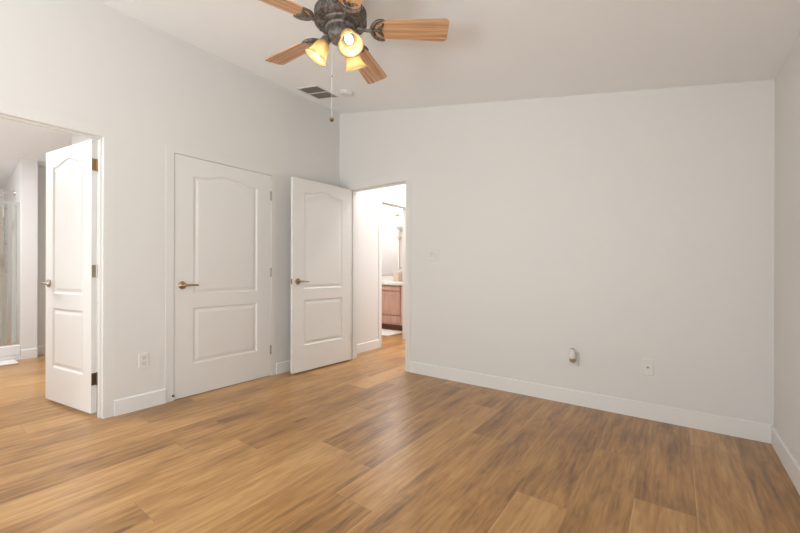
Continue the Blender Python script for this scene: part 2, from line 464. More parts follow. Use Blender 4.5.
# casings and jambs ------------------------------------------------
def casing_x(name, x, sgn, y0, y1, w=CW, t=0.007, wid=None):
    """casing around an opening in a wall whose face is at x (normal sgn along X)"""
    bm = bmesh.new(); xa, xb = sorted((x, x + sgn * t))
    box(bm, xa, xb, y0 - w, y0, 0, DH + w); box(bm, xa, xb, y1, y1 + w, 0, DH + w); box(bm, xa, xb, y0, y1, DH, DH + w)
    return struct(name, bm, M['trim'])


def jamb_x(name, y0, y1, t=0.006, stop=None, stopw=0.035):
    bm = bmesh.new()
    box(bm, XLb, XL, y1 - t, y1, 0, DH); box(bm, XLb, XL, y0, y0 + t, 0, DH); box(bm, XLb, XL, y0 + t, y1 - t, DH - t, DH)
    if stop is not None:
        a, b = stop, stop + stopw; s = t + 0.011
        box(bm, a, b, y1 - s, y1 - t, 0, DH - t); box(bm, a, b, y0 + t, y0 + s, 0, DH - t); box(bm, a, b, y0 + s, y1 - s, DH - s, DH - t)
    return struct(name, bm, M['trim'])


casing_x('trim_bathroom_casing', XL, 1, BJ0, BJ, t=0.0015)
casing_x('trim_bathroom_casing_inside', XLb, -1, BJ0, BJ)
jamb_x('trim_bathroom_jamb', BJ0, BJ, stop=XL - 0.075)
casing_x('trim_closet_casing', XL, 1, C0, C1, t=0.005)
jamb_x('trim_closet_jamb', C0, C1, t=0.002, stop=XL - 0.075)
casing_x('trim_hall_bath_casing', XL, 1, HJ0, HJ1)
jamb_x('trim_hall_bath_jamb', HJ0, HJ1, stop=XL - 0.08)
# casing + jamb of the bedroom entrance (wall_back)
bm = bmesh.new(); t = 0.004
box(bm, DL - CW, DL, YB - t, YB, 0, DH + CW); box(bm, DR, DR + CW, YB - t, YB, 0, DH + CW); box(bm, DL, DR, YB - t, YB, DH, DH + CW)
struct('trim_entrance_casing', bm, M['trim'])
bm = bmesh.new(); t = 0.006
box(bm, DL, DL + t, YB, YBb, 0, DH); box(bm, DR - t, DR, YB, YBb, 0, DH); box(bm, DL + t, DR - t, YB, YBb, DH - t, DH)
s = 0.017; box(bm, DL + t, DL + s, YB + 0.04, YB + 0.075, 0, DH - t); box(bm, DR - s, DR - t, YB + 0.04, YB + 0.075, 0, DH - t); box(bm, DL + s, DR - s, YB + 0.04, YB + 0.075, DH - s, DH - t)
struct('trim_entrance_jamb', bm, M['trim'])
bm = bmesh.new(); t = 0.013
box(bm, DL - CW, DL, YBb, YBb + t, 0, DH + CW); box(bm, DR, DR + CW, YBb, YBb + t, 0, DH + CW); box(bm, DL, DR, YBb, YBb + t, DH, DH + CW)
struct('trim_entrance_casing_hall', bm, M['trim'])


# ------------------------------------------------------------------ panel doors
def door_leaf_bm(W, Hh, T_=0.035):
    """leaf from x=0 (hinge) to W, front face y=0 (towards -Y), back y=T_, bottom z=0. Two moulded panels, upper one arch topped"""
    bm = bmesh.new()
    sx = 0.150 * W / 0.915 + 0.002
    x0, x1 = sx, W - sx
    NA = 28

    def panel(z0, z1, rise, i):
        a, b = x0 + i, x1 - i; c = (x0 + x1) / 2; hw = (x1 - x0) / 2
        pts = [(a, z0 + i), (b, z0 + i)]
        for k in range(NA + 1):
            x = b + (a - b) * k / NA
            q = abs(x - c) / hw
            q = max(0.0, q / 0.88); q = min(q, 1.0)
            z = z1 + rise * 0.5 * (1 + math.cos(PI * q)) - i
            pts.append((x, z))
        return pts
    panels = [(0.865, 1.880, 0.044), (0.268, 0.748, 0.0)]
    for side in (0, 1):
        ysurf = 0.0 if side == 0 else T_; d = 1 if side == 0 else -1
        edges = []
        outer = [bm.verts.new((x, ysurf, z)) for x, z in ((0, 0), (W, 0), (W, Hh), (0, Hh))]
        for i in range(4): edges.append(bm.edges.new((outer[i], outer[(i + 1) % 4])))
        for (z0, z1, rise) in panels:
            rings = []
            for inset, depth in ((0, 0), (0.004, 0.0035), (0.013, 0.0095), (0.022, 0.0095), (0.042, 0.0030), (0.047, 0.0024)):
                rings.append([bm.verts.new((x, ysurf + d * depth, z)) for x, z in panel(z0, z1, rise, inset)])
            n = len(rings[0])
            for i in range(n): edges.append(bm.edges.new((rings[0][i], rings[0][(i + 1) % n])))
            for a, b in zip(rings, rings[1:]):
                for i in range(n): bm.faces.new((a[i], a[(i + 1) % n], b[(i + 1) % n], b[i]))
            bm.faces.new(rings[-1])
        bmesh.ops.triangle_fill(bm, edges=edges, use_beauty=True)
        if side == 0: first = outer
        else:
            for i in range(4): bm.faces.new((first[i], first[(i + 1) % 4], outer[(i + 1) % 4], outer[i]))
    return bm


def lever_bm(dirx):
    """lever handle; rosette on plane y=0, sticking out towards -Y, grip pointing along dirx"""
    bm = bmesh.new()
    R90 = Matrix.Rotation(PI / 2, 4, 'X')
    lathe(bm, [(0.0, 0.0), (0.032, 0.0), (0.033, 0.004), (0.030, 0.009), (0.022, 0.012), (0.013, 0.014), (0.011, 0.020), (0.011, 0.050), (0.0, 0.052)], 24, R90)
    pts = [(0, -0.044, 0), (dirx * 0.02, -0.046, 0.001), (dirx * 0.06, -0.048, 0.001), (dirx * 0.095, -0.046, -0.001), (dirx * 0.115, -0.043, -0.003)]
    tube(bm, pts, [0.011, 0.0095, 0.008, 0.008, 0.007], 12)
    return bm


def hinge_bm(open_leaf=True):
    bm = bmesh.new(); h = 0.09
    lathe(bm, [(0.0, -0.003), (0.004, -0.002), (0.0065, 0), (0.0065, h), (0.004, h + 0.002), (0.0, h + 0.003)], 12)
    return bm


HZ = (0.215, 1.005, 1.785)


def make_door(name, loc, ang, W, Hh, mat_handle, mat_hinge, lever_both=True, lab=None, lever_dir=-1):
    """ang: direction (about Z) in which the leaf runs from its hinge; front face looks to the right-hand side (-Y local)"""
    r = empty(name, loc, (0, 0, ang), 'structure')
    obj('door_leaf', door_leaf_bm(W, Hh), M['door'], r)
    hx = W - 0.062; hz = 0.945
    h = obj('lever_handle', lever_bm(-1), mat_handle, r, True); h.location = (hx, 0, hz)
    if lever_both:
        h2 = obj('lever_handle', lever_bm(1), mat_handle, r, True); h2.location = (hx, 0.035, hz); h2.rotation_euler = (0, 0, PI)
    bm = bbox(W - 0.0005, W + 0.0012, 0.006, 0.029, hz - 0.028, hz + 0.028)
    lp = obj('latch_plate', bm, mat_handle, r)
    bm = bbox(W, W + 0.009, 0.012, 0.023, hz - 0.008, hz + 0.008, 0.002)
    obj('latch_bolt', bm, mat_handle, lp)
    return r


# closet door: closed in the left wall, hinge on the far side (Y=C1), leaf runs towards -Y, front looks +X
d2 = make_door('door_2', (XL - 0.001, C1 - 0.004, 0.005), 0, C1 - C0 - 0.008, 2.035, M['brass'], M['nickel'], lever_both=False)
# local +x -> world -Y, local -y -> world +X ... needs a left-handed map, so mirror the leaf data
d2.rotation_euler = (0, 0, -PI / 2)
# with this turn local -y looks -X; flip the leaf over its own plane
for ch in list(d2.children):
    if ch.name.startswith('door_leaf'):
        ch.location = (0, 0.0, 0)
        for v in ch.data.vertices: v.co.y = -0.035 + v.co.y + 0.0
    elif ch.name.startswith('lever_handle'):
        ch.rotation_euler = (0, 0, PI); ch.location = (C1 - C0 - 0.070, 0.0, 0.945)
    elif ch.name.startswith('latch_plate'):
        for o_ in [ch] + list(ch.children):
            for v in o_.data.vertices: v.co.y -= 0.035
# lever grip must point to the hinge side
for ch in d2.children:
    if ch.name.startswith('lever_handle'):
        old = ch.data; bm_ = lever_bm(1); bmesh.ops.recalc_face_normals(bm_, faces=bm_.faces[:]); me = bpy.data.meshes.new('lever_handle'); bm_.to_mesh(me); bm_.free()
        me.materials.append(M['brass']); ch.data = me
        for p_ in me.polygons: p_.use_smooth = True
for hz in HZ:
    bm = hinge_bm()
    box(bm, -0.004, 0.012, -0.002, 0.001, 0, 0.09)
    o = obj('hinge', bm, M['nickel'], d2, True); o.location = (-0.002, 0.007, hz)

# bedroom entrance door, open, almost against the left wall. hinge near (DL, YB)
HX, HY = DL + 0.004, YB - 0.016
D3A = math.atan2(2.455 - HY, -3.198 - HX)
d3 = make_door('door_3', (HX, HY, 0.016), D3A, 0.815, 2.022, M['brass'], M['nickel'])
# leaf runs from the hinge towards -Y; local +y then looks to +X : camera side is local +y, handled by both faces being moulded
for hz in HZ:
    bm = hinge_bm(); box(bm, -0.001, 0.002, 0.0, 0.032, 0, 0.09)
    o = obj('hinge', bm, M['nickel'], d3, True); o.location = (-0.004, 0.002, hz)

# bathroom door, open into the bathroom
PX, PY = XLb - 0.003, BJ - 0.010
D1A = PI + math.radians(9.0)
W1 = 0.728
d1 = make_door('door_1', (PX, PY, 0.022), D1A, W1, 2.012, M['nickel'], M['bronze'])
for i, hz in enumerate((0.205, 1.0, 1.785)):
    bm = bmesh.new(); h = 0.09
    lathe(bm, [(0.0, -0.003), (0.0065, 0), (0.0065, h), (0.0, h + 0.003)], 12, Matrix.Translation((-0.004, 0.0, 0)))
    box(bm, -0.0015, 0.0, 0.002, 0.033, 0, h)                # leaf on the door edge
    mt = (M['bronze'], M['nickel'], M['brass'])[i]
    o = obj('hinge', bm, mt, d1, True); o.location = (0, 0, hz)
    bm = bmesh.new(); box(bm, XLb + 0.000, XLb + 0.030, BJ - 0.0085, BJ - 0.006, hz + 0.012, hz + 0.102)
    for dz in (0.02, 0.045, 0.075):
        lathe(bm, [(0.0, 0), (0.004, 0.0), (0.003, 0.001), (0.0, 0.0012)], 8, Matrix.Translation((XLb + 0.015, BJ - 0.0085, hz + 0.012 + dz)) @ Matrix.Rotation(PI / 2, 4, 'X'))
    struct('trim_hinge_leaf', bm, mt)

# strike plate on hall bathroom jamb
bm = bbox(XL - 0.062, XL - 0.03, HJ1 - 0.0075, HJ1 - 0.006, 0.915, 0.985); o = struct('trim_strike_plate', bm, M['nickel'])

# ------------------------------------------------------------------ windows added out of view to let in light
bm = bmesh.new(); f = 0.05
for (a, b, c, d) in ((WX0, WX0 + f, WZ0, WZ1), (WX1 - f, WX1, WZ0, WZ1), (WX0 + f, WX1 - f, WZ0, WZ0 + f), (WX0 + f, WX1 - f, WZ1 - f, WZ1), ((WX0 + WX1) / 2 - 0.025, (WX0 + WX1) / 2 + 0.025, WZ0 + f, WZ1 - f)):
    box(bm, a, b, YR - 0.085, YR - 0.035, c, d)
wf = struct('added_window_1', bm, M['trim'])
bm = bbox(WX0 + f, (WX0 + WX1) / 2 - 0.025, YR - 0.062, YR - 0.058, WZ0 + f, WZ1 - f); obj('pane', bm, M['glass'], wf)
bm = bbox((WX0 + WX1) / 2 + 0.025, WX1 - f, YR - 0.062, YR - 0.058, WZ0 + f, WZ1 - f); obj('pane', bm, M['glass'], wf)

bm = bmesh.new()
for (a, b, c, d) in ((-5.9, -5.85, 0.9, 2.0), (-4.55, -4.5, 0.9, 2.0), (-5.85, -4.55, 0.9, 0.95), (-5.85, -4.55, 1.95, 2.0)): box(bm, a, b, -1.385, -1.335, c, d)
wf = struct('added_window_2', bm, M['trim'])  # bathroom window, added unseen to light that room
bm = bbox(-5.85, -4.55, -1.362, -1.358, 0.95, 1.95); obj('pane', bm, M['glass'], wf)

bm = bmesh.new(); ym = (RY0 + RY1) / 2
for (a, b, c, d) in ((RY0, RY0 + 0.05, RZ0, RZ1), (RY1 - 0.05, RY1, RZ0, RZ1), (RY0 + 0.05, RY1 - 0.05, RZ0, RZ0 + 0.05), (RY0 + 0.05, RY1 - 0.05, RZ1 - 0.05, RZ1), (ym - 0.025, ym + 0.025, RZ0 + 0.05, RZ1 - 0.05)): box(bm, XR + 0.035, XR + 0.085, a, b, c, d)
wf = struct('added_window_3', bm, M['trim'])  # right-wall window, added behind the camera for light
bm = bbox(XR + 0.058, XR + 0.062, RY0 + 0.05, ym - 0.025, RZ0 + 0.05, RZ1 - 0.05); obj('pane', bm, M['glass'], wf)
bm = bbox(XR + 0.058, XR + 0.062, ym + 0.025, RY1 - 0.05, RZ0 + 0.05, RZ1 - 0.05); obj('pane', bm, M['glass'], wf)

# ------------------------------------------------------------------ ceiling fan
FX, FY, ZB = -1.515, 1.501, 2.430
fan = empty('ceiling_fan', (FX, FY, ZB))
label(fan, 'ceiling fan with five honey oak blades, pewter motor and three lit amber glass shades', 'ceiling fan')
ztop = zc(FX) - ZB
bm = bmesh.new(); lathe(bm, [(0.0, ztop + 0.012), (0.078, ztop + 0.012), (0.078, ztop - 0.015), (0.070, ztop - 0.035), (0.045, ztop - 0.058), (0.022, ztop - 0.068), (0.0, ztop - 0.068)], 40)
obj('canopy', bm, M['pewter'], fan, True)
bm = bmesh.new(); lathe(bm, [(0.0, ztop - 0.06), (0.013, ztop - 0.06), (0.013, 0.140), (0, 0.140)], 20); obj('downrod', bm, M['pewter'], fan, True)
bm = bmesh.new()
lathe(bm, [(q_[0] * 0.93, q_[1]) for q_ in [(0.0, 0.155), (0.030, 0.155), (0.040, 0.148), (0.060, 0.138), (0.105, 0.128), (0.135, 0.112), (0.150, 0.095), (0.156, 0.088), (0.156, 0.078), (0.150, 0.072), (0.152, 0.050),
           (0.158, 0.044), (0.158, 0.034), (0.150, 0.028), (0.128, 0.018), (0.118, 0.020), (0.112, 0.012), (0.090, 0.006), (0.0, 0.006)]], 56)
for i in range(40):   # vertical relief ribs of the cast housing
    a = 2 * PI * i / 40
    Mx = Matrix.Rotation(a, 4, 'Z') @ Matrix.Translation((0.1415, 0, 0.061)) @ Matrix.Diagonal((0.004, 0.006, 0.011, 1))
    bmesh.ops.create_icosphere(bm, subdivisions=1, radius=1.0, matrix=Mx)
for i in range(24):   # relief on the lower cone
    a = 2 * PI * i / 24
    Mx = Matrix.Rotation(a, 4, 'Z') @ Matrix.Translation((0.129, 0, 0.022)) @ Matrix.Diagonal((0.010, 0.008, 0.004, 1))
    bmesh.ops.create_icosphere(bm, subdivisions=1, radius=1.0, matrix=Mx)
obj('motor_housing', bm, M['pewter'], fan, True)
bm = bmesh.new()
lathe(bm, [(0.0, 0.010), (0.082, 0.010), (0.086, 0.0), (0.080, -0.010), (0.066, -0.016), (0.070, -0.028), (0.070, -0.050), (0.064, -0.062), (0.045, -0.074), (0.030, -0.080), (0.022, -0.092), (0.010, -0.098), (0.0, -0.099)], 40)
obj('switch_housing', bm, M['pewter'], fan, True)


def blade_bm():
    bm = bmesh.new(); pts = []
    r0, r1 = 0.185, 0.602; w0, w1 = 0.060, 0.074

    def corner(cx, cy, rad, a0, a1, n=6):
        return [(cx + rad * math.cos(math.radians(a0 + (a1 - a0) * i / n)), cy + rad * math.sin(math.radians(a0 + (a1 - a0) * i / n))) for i in range(n + 1)]
    pts += corner(r1 - 0.02, -w1 + 0.02, 0.02, -90, 0)
    pts += corner(r1 - 0.02, w1 - 0.02, 0.02, 0, 90)
    pts += corner(r0 + 0.045, w0 - 0.045, 0.045, 90, 180)
    pts += corner(r0 + 0.045, -w0 + 0.045, 0.045, 180, 270)
    prism(bm, pts, -0.003, 0.003)
    bmesh.ops.bevel(bm, geom=[e for e in bm.edges if abs(e.verts[0].co.z - e.verts[1].co.z) < 1e-6], offset=0.0012, segments=1, affect='EDGES')
    return bm


def bracket_bm():
    """cast blade iron: arm from the motor and an open crescent with a trefoil, under the blade"""
    bm = bmesh.new(); z = -0.0065
    tube(bm, [(0.095, 0, 0.004), (0.125, 0, -0.004), (0.150, 0, -0.010), (0.175, 0, -0.009)], [0.011, 0.009, 0.008, 0.009], 10)
    # crescent
    n = 26; R_ = 0.066; cx = 0.238
    arc = [(cx + 0.95 * R_ * math.cos(math.radians(82 + 196 * i / n)), 1.0 * R_ * math.sin(math.radians(82 + 196 * i / n)), z) for i in range(n + 1)]
    tube(bm, arc, [0.005 + 0.007 * math.sin(PI * i / n) for i in range(n + 1)], 8)
    # trefoil spokes
    tube(bm, [(0.172, 0, z), (0.200, 0, z - 0.001), (0.222, 0, z), (0.232, 0, z)], [0.008, 0.006, 0.010, 0.003], 8)
    for s in (-1, 1):
        tube(bm, [(0.205, 0, z), (0.212, s * 0.014, z), (0.228, s * 0.022, z), (0.238, s * 0.034, z), (0.236, s * 0.046, z)], [0.005, 0.006, 0.008, 0.005, 0.004], 8)
        tube(bm, [(0.183, s * 0.004, z), (0.188, s * 0.020, z), (0.196, s * 0.034, z)], [0.004, 0.005, 0.004], 8)
    for (x, y) in ((0.222, 0), (0.232, 0.026), (0.232, -0.026)):
        lathe(bm, [(0.0, z - 0.010), (0.005, z - 0.009), (0.006, z - 0.005), (0.006, z + 0.004)], 10, Matrix.Translation((x, y, 0)))
    return bm


cam_yaw = 36.2
blade0 = brk0 = None
for k in range(5):
    ang = math.radians(cam_yaw + 1.0 + 72 * k)
    if blade0 is None:
        b = blade0 = obj('fan_blade', blade_bm(), M['blade'], fan, True, 30)
        q = brk0 = obj('blade_bracket', bracket_bm(), M['pewter'], fan, True, 50)
    else:
        b = blade0.copy(); COL.objects.link(b); b.parent = fan
        q = brk0.copy(); COL.objects.link(q); q.parent = fan
    for o in (b, q):
        o.rotation_mode = 'XYZ'
        o.matrix_local = Matrix.Rotation(ang, 4, 'Z') @ Matrix.Rotation(math.radians(-13), 4, 'X')

# light kit: three arms, sockets, shades, bulbs
SH_PROF = [(0.020, 0.0), (0.028, -0.003), (0.037, -0.014), (0.042, -0.032), (0.045, -0.054), (0.049, -0.072), (0.057, -0.088), (0.066, -0.100), (0.069, -0.104)]
for k, da in enumerate((180, -58, 58)):
    a = math.radians(cam_yaw + da)
    Mz = Matrix.Rotation(a, 4, 'Z')
    bm = bmesh.new(); tube(bm, [(0.050, 0, -0.040), (0.060, 0, -0.037), (0.070, 0, -0.041), (0.077, 0, -0.050)], [0.010, 0.009, 0.009, 0.011], 10)
    tilt = math.radians(-30)
    Ms = Matrix.Translation((0.076, 0, -0.052)) @ Matrix.Rotation(tilt, 4, 'Y')
    lathe(bm, [(0.0, 0.010), (0.014, 0.008), (0.024, -0.004), (0.027, -0.020), (0.027, -0.030), (0.024, -0.032), (0.0, -0.032)], 24, Ms)
    arm = obj('light_arm', bm, M['pewter'], fan, True); arm.matrix_local = Mz
    bm = bmesh.new()
    Mo = Ms @ Matrix.Translation((0, 0, -0.024))
    inner = [(r - 0.003, z) for r, z in SH_PROF]
    lathe(bm, SH_PROF + inner[::-1], 36, Mo)
    s_ = obj('lamp_shade', bm, M['shade'], fan, True, 60); s_.matrix_local = Mz
    label(s_, 'glowing amber frosted bell shade')
    bm = bmesh.new()
    lathe(bm, [(0.0, -0.006), (0.011, -0.008), (0.012, -0.022), (0.019, -0.032), (0.022, -0.046), (0.020, -0.064), (0.012, -0.076), (0.0, -0.079)], 20, Mo)
    bl = obj('light_bulb', bm, M['bulb'], s_, True)
    # bulb's own light
    p = Mz @ Mo @ Vector((0, 0, -0.095))
    point('fan_bulb_light', (FX + p.x, FY + p.y, ZB + p.z), 1.15, (1.0, 0.90, 0.74), 0.02)
# pull chain
bm = bmesh.new()
Rc = Vector((math.cos(math.radians(cam_yaw)), math.sin(math.radians(cam_yaw)), 0)) * -0.048
cx, cy = Rc.x, Rc.y
tube(bm, [(cx, cy, -0.070), (cx, cy, -0.498)], 0.0010, 6)
for i in range(70):
    bmesh.ops.create_icosphere(bm, subdivisions=1, radius=0.0018, matrix=Matrix.Translation((cx, cy, -0.075 - i * 0.006)))
pc = obj('pull_chain', bm, M['plastic'], fan, True)
bm = bmesh.new(); bmesh.ops.create_icosphere(bm, subdivisions=2, radius=0.006, matrix=Matrix.Translation((cx, cy, -0.262)))
obj('chain_connector', bm, M['brass'], pc, True)
bm = bmesh.new(); lathe(bm, [(0.0, -0.492), (0.004, -0.494), (0.009, -0.499), (0.0125, -0.506), (0.011, -0.514), (0.005, -0.519), (0.0, -0.520)], 20, Matrix.Translation((cx, cy, 0)))
o = obj('chain_pull', bm, M['bronze'], pc, True); label(o, 'dark bronze pull knob')

# ------------------------------------------------------------------ ceiling vent and smoke detector (lie on the sloping ceiling)
slope = math.atan(S1)


def on_ceiling(x, y):
    o = Matrix.Translation((x, y, zc(x))) @ Matrix.Rotation(slope, 4, 'Y')
    return o


vent = empty('ceiling_vent'); vent.matrix_world = on_ceiling(-3.030, 2.676)
label(vent, 'rectangular ceiling air vent with two banks of dark slats near the left wall', 'vent')
lx, ly = 0.150, 0.142
bm = bmesh.new()
fw = 0.012
for (a, b, c, d) in ((-lx - fw, lx + fw, -ly - fw, -ly), (-lx - fw, lx + fw, ly, ly + fw), (-lx - fw, -lx, -ly, ly), (lx, lx + fw, -ly, ly), (-lx, lx, -0.006, 0.006)):
    box(bm, a, b, c, d, -0.007, 0.001)
obj('vent_frame', bm, M['trim'], vent)
for s in (-1, 1):
    bm = bmesh.new(); y0, y1 = sorted((s * 0.006, s * ly))
    box(bm, -lx, lx, y0, y1, -0.001, 0.0005)
    for i in range(9):
        yy = y0 + (i + 0.5) * (y1 - y0) / 9
        vs = box(bm, -lx, lx, yy - 0.0045, yy + 0.0045, -0.0045, -0.0032)
        for v in vs: v.co.z += (v.co.y - yy) * 0.45 * 1
    obj('slat_bank', bm, M['vent_dark'], vent)

sd = empty('smoke_detector'); sd.matrix_world = on_ceiling(-2.680, 2.742)
label(sd, 'round white smoke detector on the ceiling beside the vent', 'smoke detector')
bm = bmesh.new(); lathe(bm, [(0.0, 0.001), (0.070, 0.001), (0.072, -0.006), (0.070, -0.010), (0.0, -0.010)], 40); obj('base', bm, M['plastic'], sd, True)
bm = bmesh.new(); lathe(bm, [(0.0, -0.010), (0.064, -0.010), (0.064, -0.020), (0.058, -0.028), (0.040, -0.032), (0.0, -0.033)], 40)
obj('cover', bm, M['plastic'], sd, True)


# ------------------------------------------------------------------ wall plates
def plate_bm(w, h, t=0.006):
    bm = bmesh.new(); vs = box(bm, -w / 2, w / 2, -t, 0, -h / 2, h / 2)
    for v in bm.verts:
        if v.co.y < -t / 2: v.co.x *= (w - 0.008) / w; v.co.z *= (h - 0.008) / h
    return bm


def screw_bm(x, z, y=-0.006):
    bm = bmesh.new(); lathe(bm, [(0.0, 0.0015), (0.003, 0.0012), (0.0033, 0.0), (0.0033, -0.002)], 10, Matrix.Translation((x, y, z)) @ Matrix.Rotation(PI / 2, 4, 'X')); return bm


def duplex(root, with_sockets=(True, True)):
    obj('cover_plate', plate_bm(0.072, 0.118), M['plastic'], root)
    for s in (-1, 1):
        bm = bbox(-0.017, 0.017, -0.009, -0.005, s * 0.0225 - 0.0155, s * 0.0225 + 0.0155, 0.003)
        r_ = obj('receptacle', bm, M['rocker'], root)
        bm = bmesh.new(); z = s * 0.0225
        box(bm, -0.0085, -0.006, -0.0094, -0.0085, z - 0.002, z + 0.009); box(bm, 0.006, 0.0085, -0.0094, -0.0085, z - 0.002, z + 0.009)
        lathe(bm, [(0.0, 0.0004), (0.003, 0.0004), (0.003, -0.001)], 10, Matrix.Translation((0, -0.009, z - 0.008)) @ Matrix.Rotation(PI / 2, 4, 'X'))
        obj('slot', bm, M['dark'], r_)
    obj('screw', screw_bm(0, 0), M['plastic'], root, True)


o1 = empty('wall_outlet', (XL, 1.186, 0.374), (0, 0, PI / 2))
label(o1, 'white duplex outlet on the left wall between the bathroom opening and the closet door', 'outlet'); duplex(o1)
o2 = empty('wall_outlet', (-0.662, YB, 0.368))
label(o2, 'white duplex outlet on the back wall with a plugged-in air freshener', 'outlet'); duplex(o2)
af = empty('air_freshener', (-0.662, YB - 0.0095, 0.3905))
label(af, 'white plug-in air freshener with brownish oil in the back wall outlet', 'air freshener')
bm = bmesh.new(); box(bm, -0.0085, -0.006, 0.0, 0.0055, -0.002, 0.005); box(bm, 0.006, 0.0085, 0.0, 0.0055, -0.002, 0.005)
prongs = bm
bm = bbox(-0.019, 0.019, -0.030, 0.0, -0.020, 0.030, 0.007, 3); body = obj('plug_body', bm, M['plastic'], af, True)
obj('prong', prongs, M['chrome'], body)
bm = bmesh.new()
lathe(bm, [(0.0, -0.006), (0.022, -0.006), (0.026, 0.004), (0.026, 0.020), (0.023, 0.045), (0.018, 0.060), (0.017, 0.070), (0.0, 0.0705)], 28, Matrix.Translation((0, -0.048, -0.004)))
obj('diffuser_cap', bm, M['plastic'], af, True)
bm = bmesh.new(); lathe(bm, [(0.0, 0.0), (0.014, 0.0), (0.016, -0.001)], 20, Matrix.Translation((0, -0.048, 0.067))); 
lathe(bm, [(0.0, 0.0), (0.0125, 0.0), (0.0125, 0.001), (0, 0.001)], 20, Matrix.Translation((0, -0.048, 0.0662)))
obj('vent_slot', bm, M['dark'], af)
bm = bmesh.new(); lathe(bm, [(0.0, -0.034), (0.010, -0.034), (0.017, -0.029), (0.022, -0.018), (0.023, -0.008), (0.018, -0.002), (0.0, -0.002)], 24, Matrix.Translation((0, -0.048, -0.006)))
o = obj('oil_bottle', bm, M['sage'], af, True); label(o, 'small brownish oil bottle')

cx_ = empty('coax_plate', (-0.162, YB, 0.376))
label(cx_, 'white cable wall plate with one central connector, nearest the right corner', 'wall plate')
obj('cover_plate', plate_bm(0.076, 0.118), M['plastic'], cx_)
bm = bmesh.new(); lathe(bm, [(0.0075, -0.001), (0.0075, 0.004), (0.0045, 0.004), (0.0045, 0.012), (0.0035, 0.012), (0.0035, 0.004)], 6, Matrix.Translation((0, -0.006, 0)) @ Matrix.Rotation(PI / 2, 4, 'X'))
obj('coax_connector', bm, M['bronze'], cx_, True)
for s in (-1, 1): obj('screw', screw_bm(0, s * 0.042), M['plastic'], cx_, True)

sw = empty('light_switch', (-1.990, YB, 1.234))
label(sw, 'white double rocker light switch on the back wall beside the entrance', 'light switch')
obj('cover_plate', plate_bm(0.118, 0.118), M['plastic'], sw)
for s in (-1, 1):
    bm = bbox(s * 0.023 - 0.0165, s * 0.023 + 0.0165, -0.008, -0.005, -0.033, 0.033, 0.0015)
    for v in bm.verts:
        if v.co.y < -0.006: v.co.y += -0.0035 * (v.co.z / 0.033) * s * -1
    obj('rocker', bm, M['rocker'], sw)

# spring door stop on the closet casing foot
ds = empty('door_stop', (XL + 0.014, C0 - 0.010, 0.045), (0, 0, 0))
label(ds, 'small dark spring door stop at the foot of the closet door', 'door stop')
bm = bmesh.new(); n = 90
tube(bm, [(0.012 + 0.035 * i / n, 0.0045 * math.cos(i * 0.9), 0.0045 * math.sin(i * 0.9)) for i in range(n)], 0.0012, 6)
obj('spring', bm, M['bronze'], ds, True)
bm = bmesh.new(); Ry = Matrix.Rotation(PI / 2, 4, 'Y'); lathe(bm, [(0.0, -0.001), (0.009, -0.001), (0.009, 0.004), (0.006, 0.012), (0.0, 0.013)], 16, Ry)
obj('mount', bm, M['bronze'], ds, True)
bm = bmesh.new(); lathe(bm, [(0.0, 0.045), (0.006, 0.045), (0.007, 0.05), (0.006, 0.057), (0.0, 0.058)], 16, Ry)
obj('rubber_tip', bm, M['rubber'], ds, True)

# ------------------------------------------------------------------ left bathroom
XS = -6.37
tl = bmesh.new(); box(tl, -7.45, -6.74, 0.945, 0.955, 0.0, 1.92); box(tl, -7.45, -7.44, -0.25, 0.945, 0, 1.92); box(tl, -7.44, -6.35, -0.25, -0.24, 0, 1.92)
struct('trim_shower_tile', tl, M['tile'])
se = empty('shower_enclosure', (XS, 0.35, 0))
label(se, 'framed clear glass shower enclosure with white curb in the left bathroom', 'shower')
bm = bbox(-1.065, 0.055, -0.585, 0.604, 0.0, 0.055); 
obj('shower_pan', bm, M['acrylic'], se)
bm = bbox(-0.055, 0.055, -0.585, 0.604, 0.055, 0.175, 0.008); obj('curb', bm, M['acrylic'], se)
bm = bmesh.new()
box(bm, -0.018, 0.018, -0.59, 0.604, 0.175, 0.198); box(bm, -0.018, 0.018, -0.59, 0.604, 1.845, 1.885)
box(bm, -0.016, 0.016, 0.575, 0.604, 0.198, 1.845); box(bm, -0.016, 0.016, -0.59, -0.56, 0.198, 1.845); box(bm, -0.014, 0.014, 0.500, 0.530, 0.198, 1.845)
obj('shower_frame', bm, M['chrome'], se)
bm = bbox(-0.003, 0.003, 0.53, 0.575, 0.198, 1.845); obj('glass_panel', bm, M['showerglass'], se)
bm = bbox(-0.003, 0.003, -0.56, 0.50, 0.198, 1.845); obj('glass_panel', bm, M['showerglass'], se)
# shower arm + head
sa = empty('wall_shower', (-6.66, 0.955, 2.03)); label(sa, 'chrome shower arm and round head above the glass shower door', 'shower head')
Rw = Matrix.Rotation(PI / 2, 4, 'X')
bm = bmesh.new(); lathe(bm, [(0.0, 0.002), (0.032, 0.002), (0.028, 0.012), (0.012, 0.016), (0.0, 0.016)], 20, Rw); obj('escutcheon', bm, M['chrome'], sa, True)
bm = bmesh.new(); tube(bm, [(0, 0, 0), (0, -0.05, 0.005), (-0.02, -0.11, -0.01), (-0.05, -0.16, -0.05)], 0.011, 10); obj('arm', bm, M['chrome'], sa, True)
bm = bmesh.new(); Mh = Matrix.Translation((-0.055, -0.165, -0.055)) @ Matrix.Rotation(math.radians(30), 4, 'X')
lathe(bm, [(0.0, 0.02), (0.014, 0.018), (0.018, 0.0), (0.050, -0.025), (0.055, -0.04), (0.0, -0.042)], 24, Mh); obj('spray_head', bm, M['chrome'], sa, True)
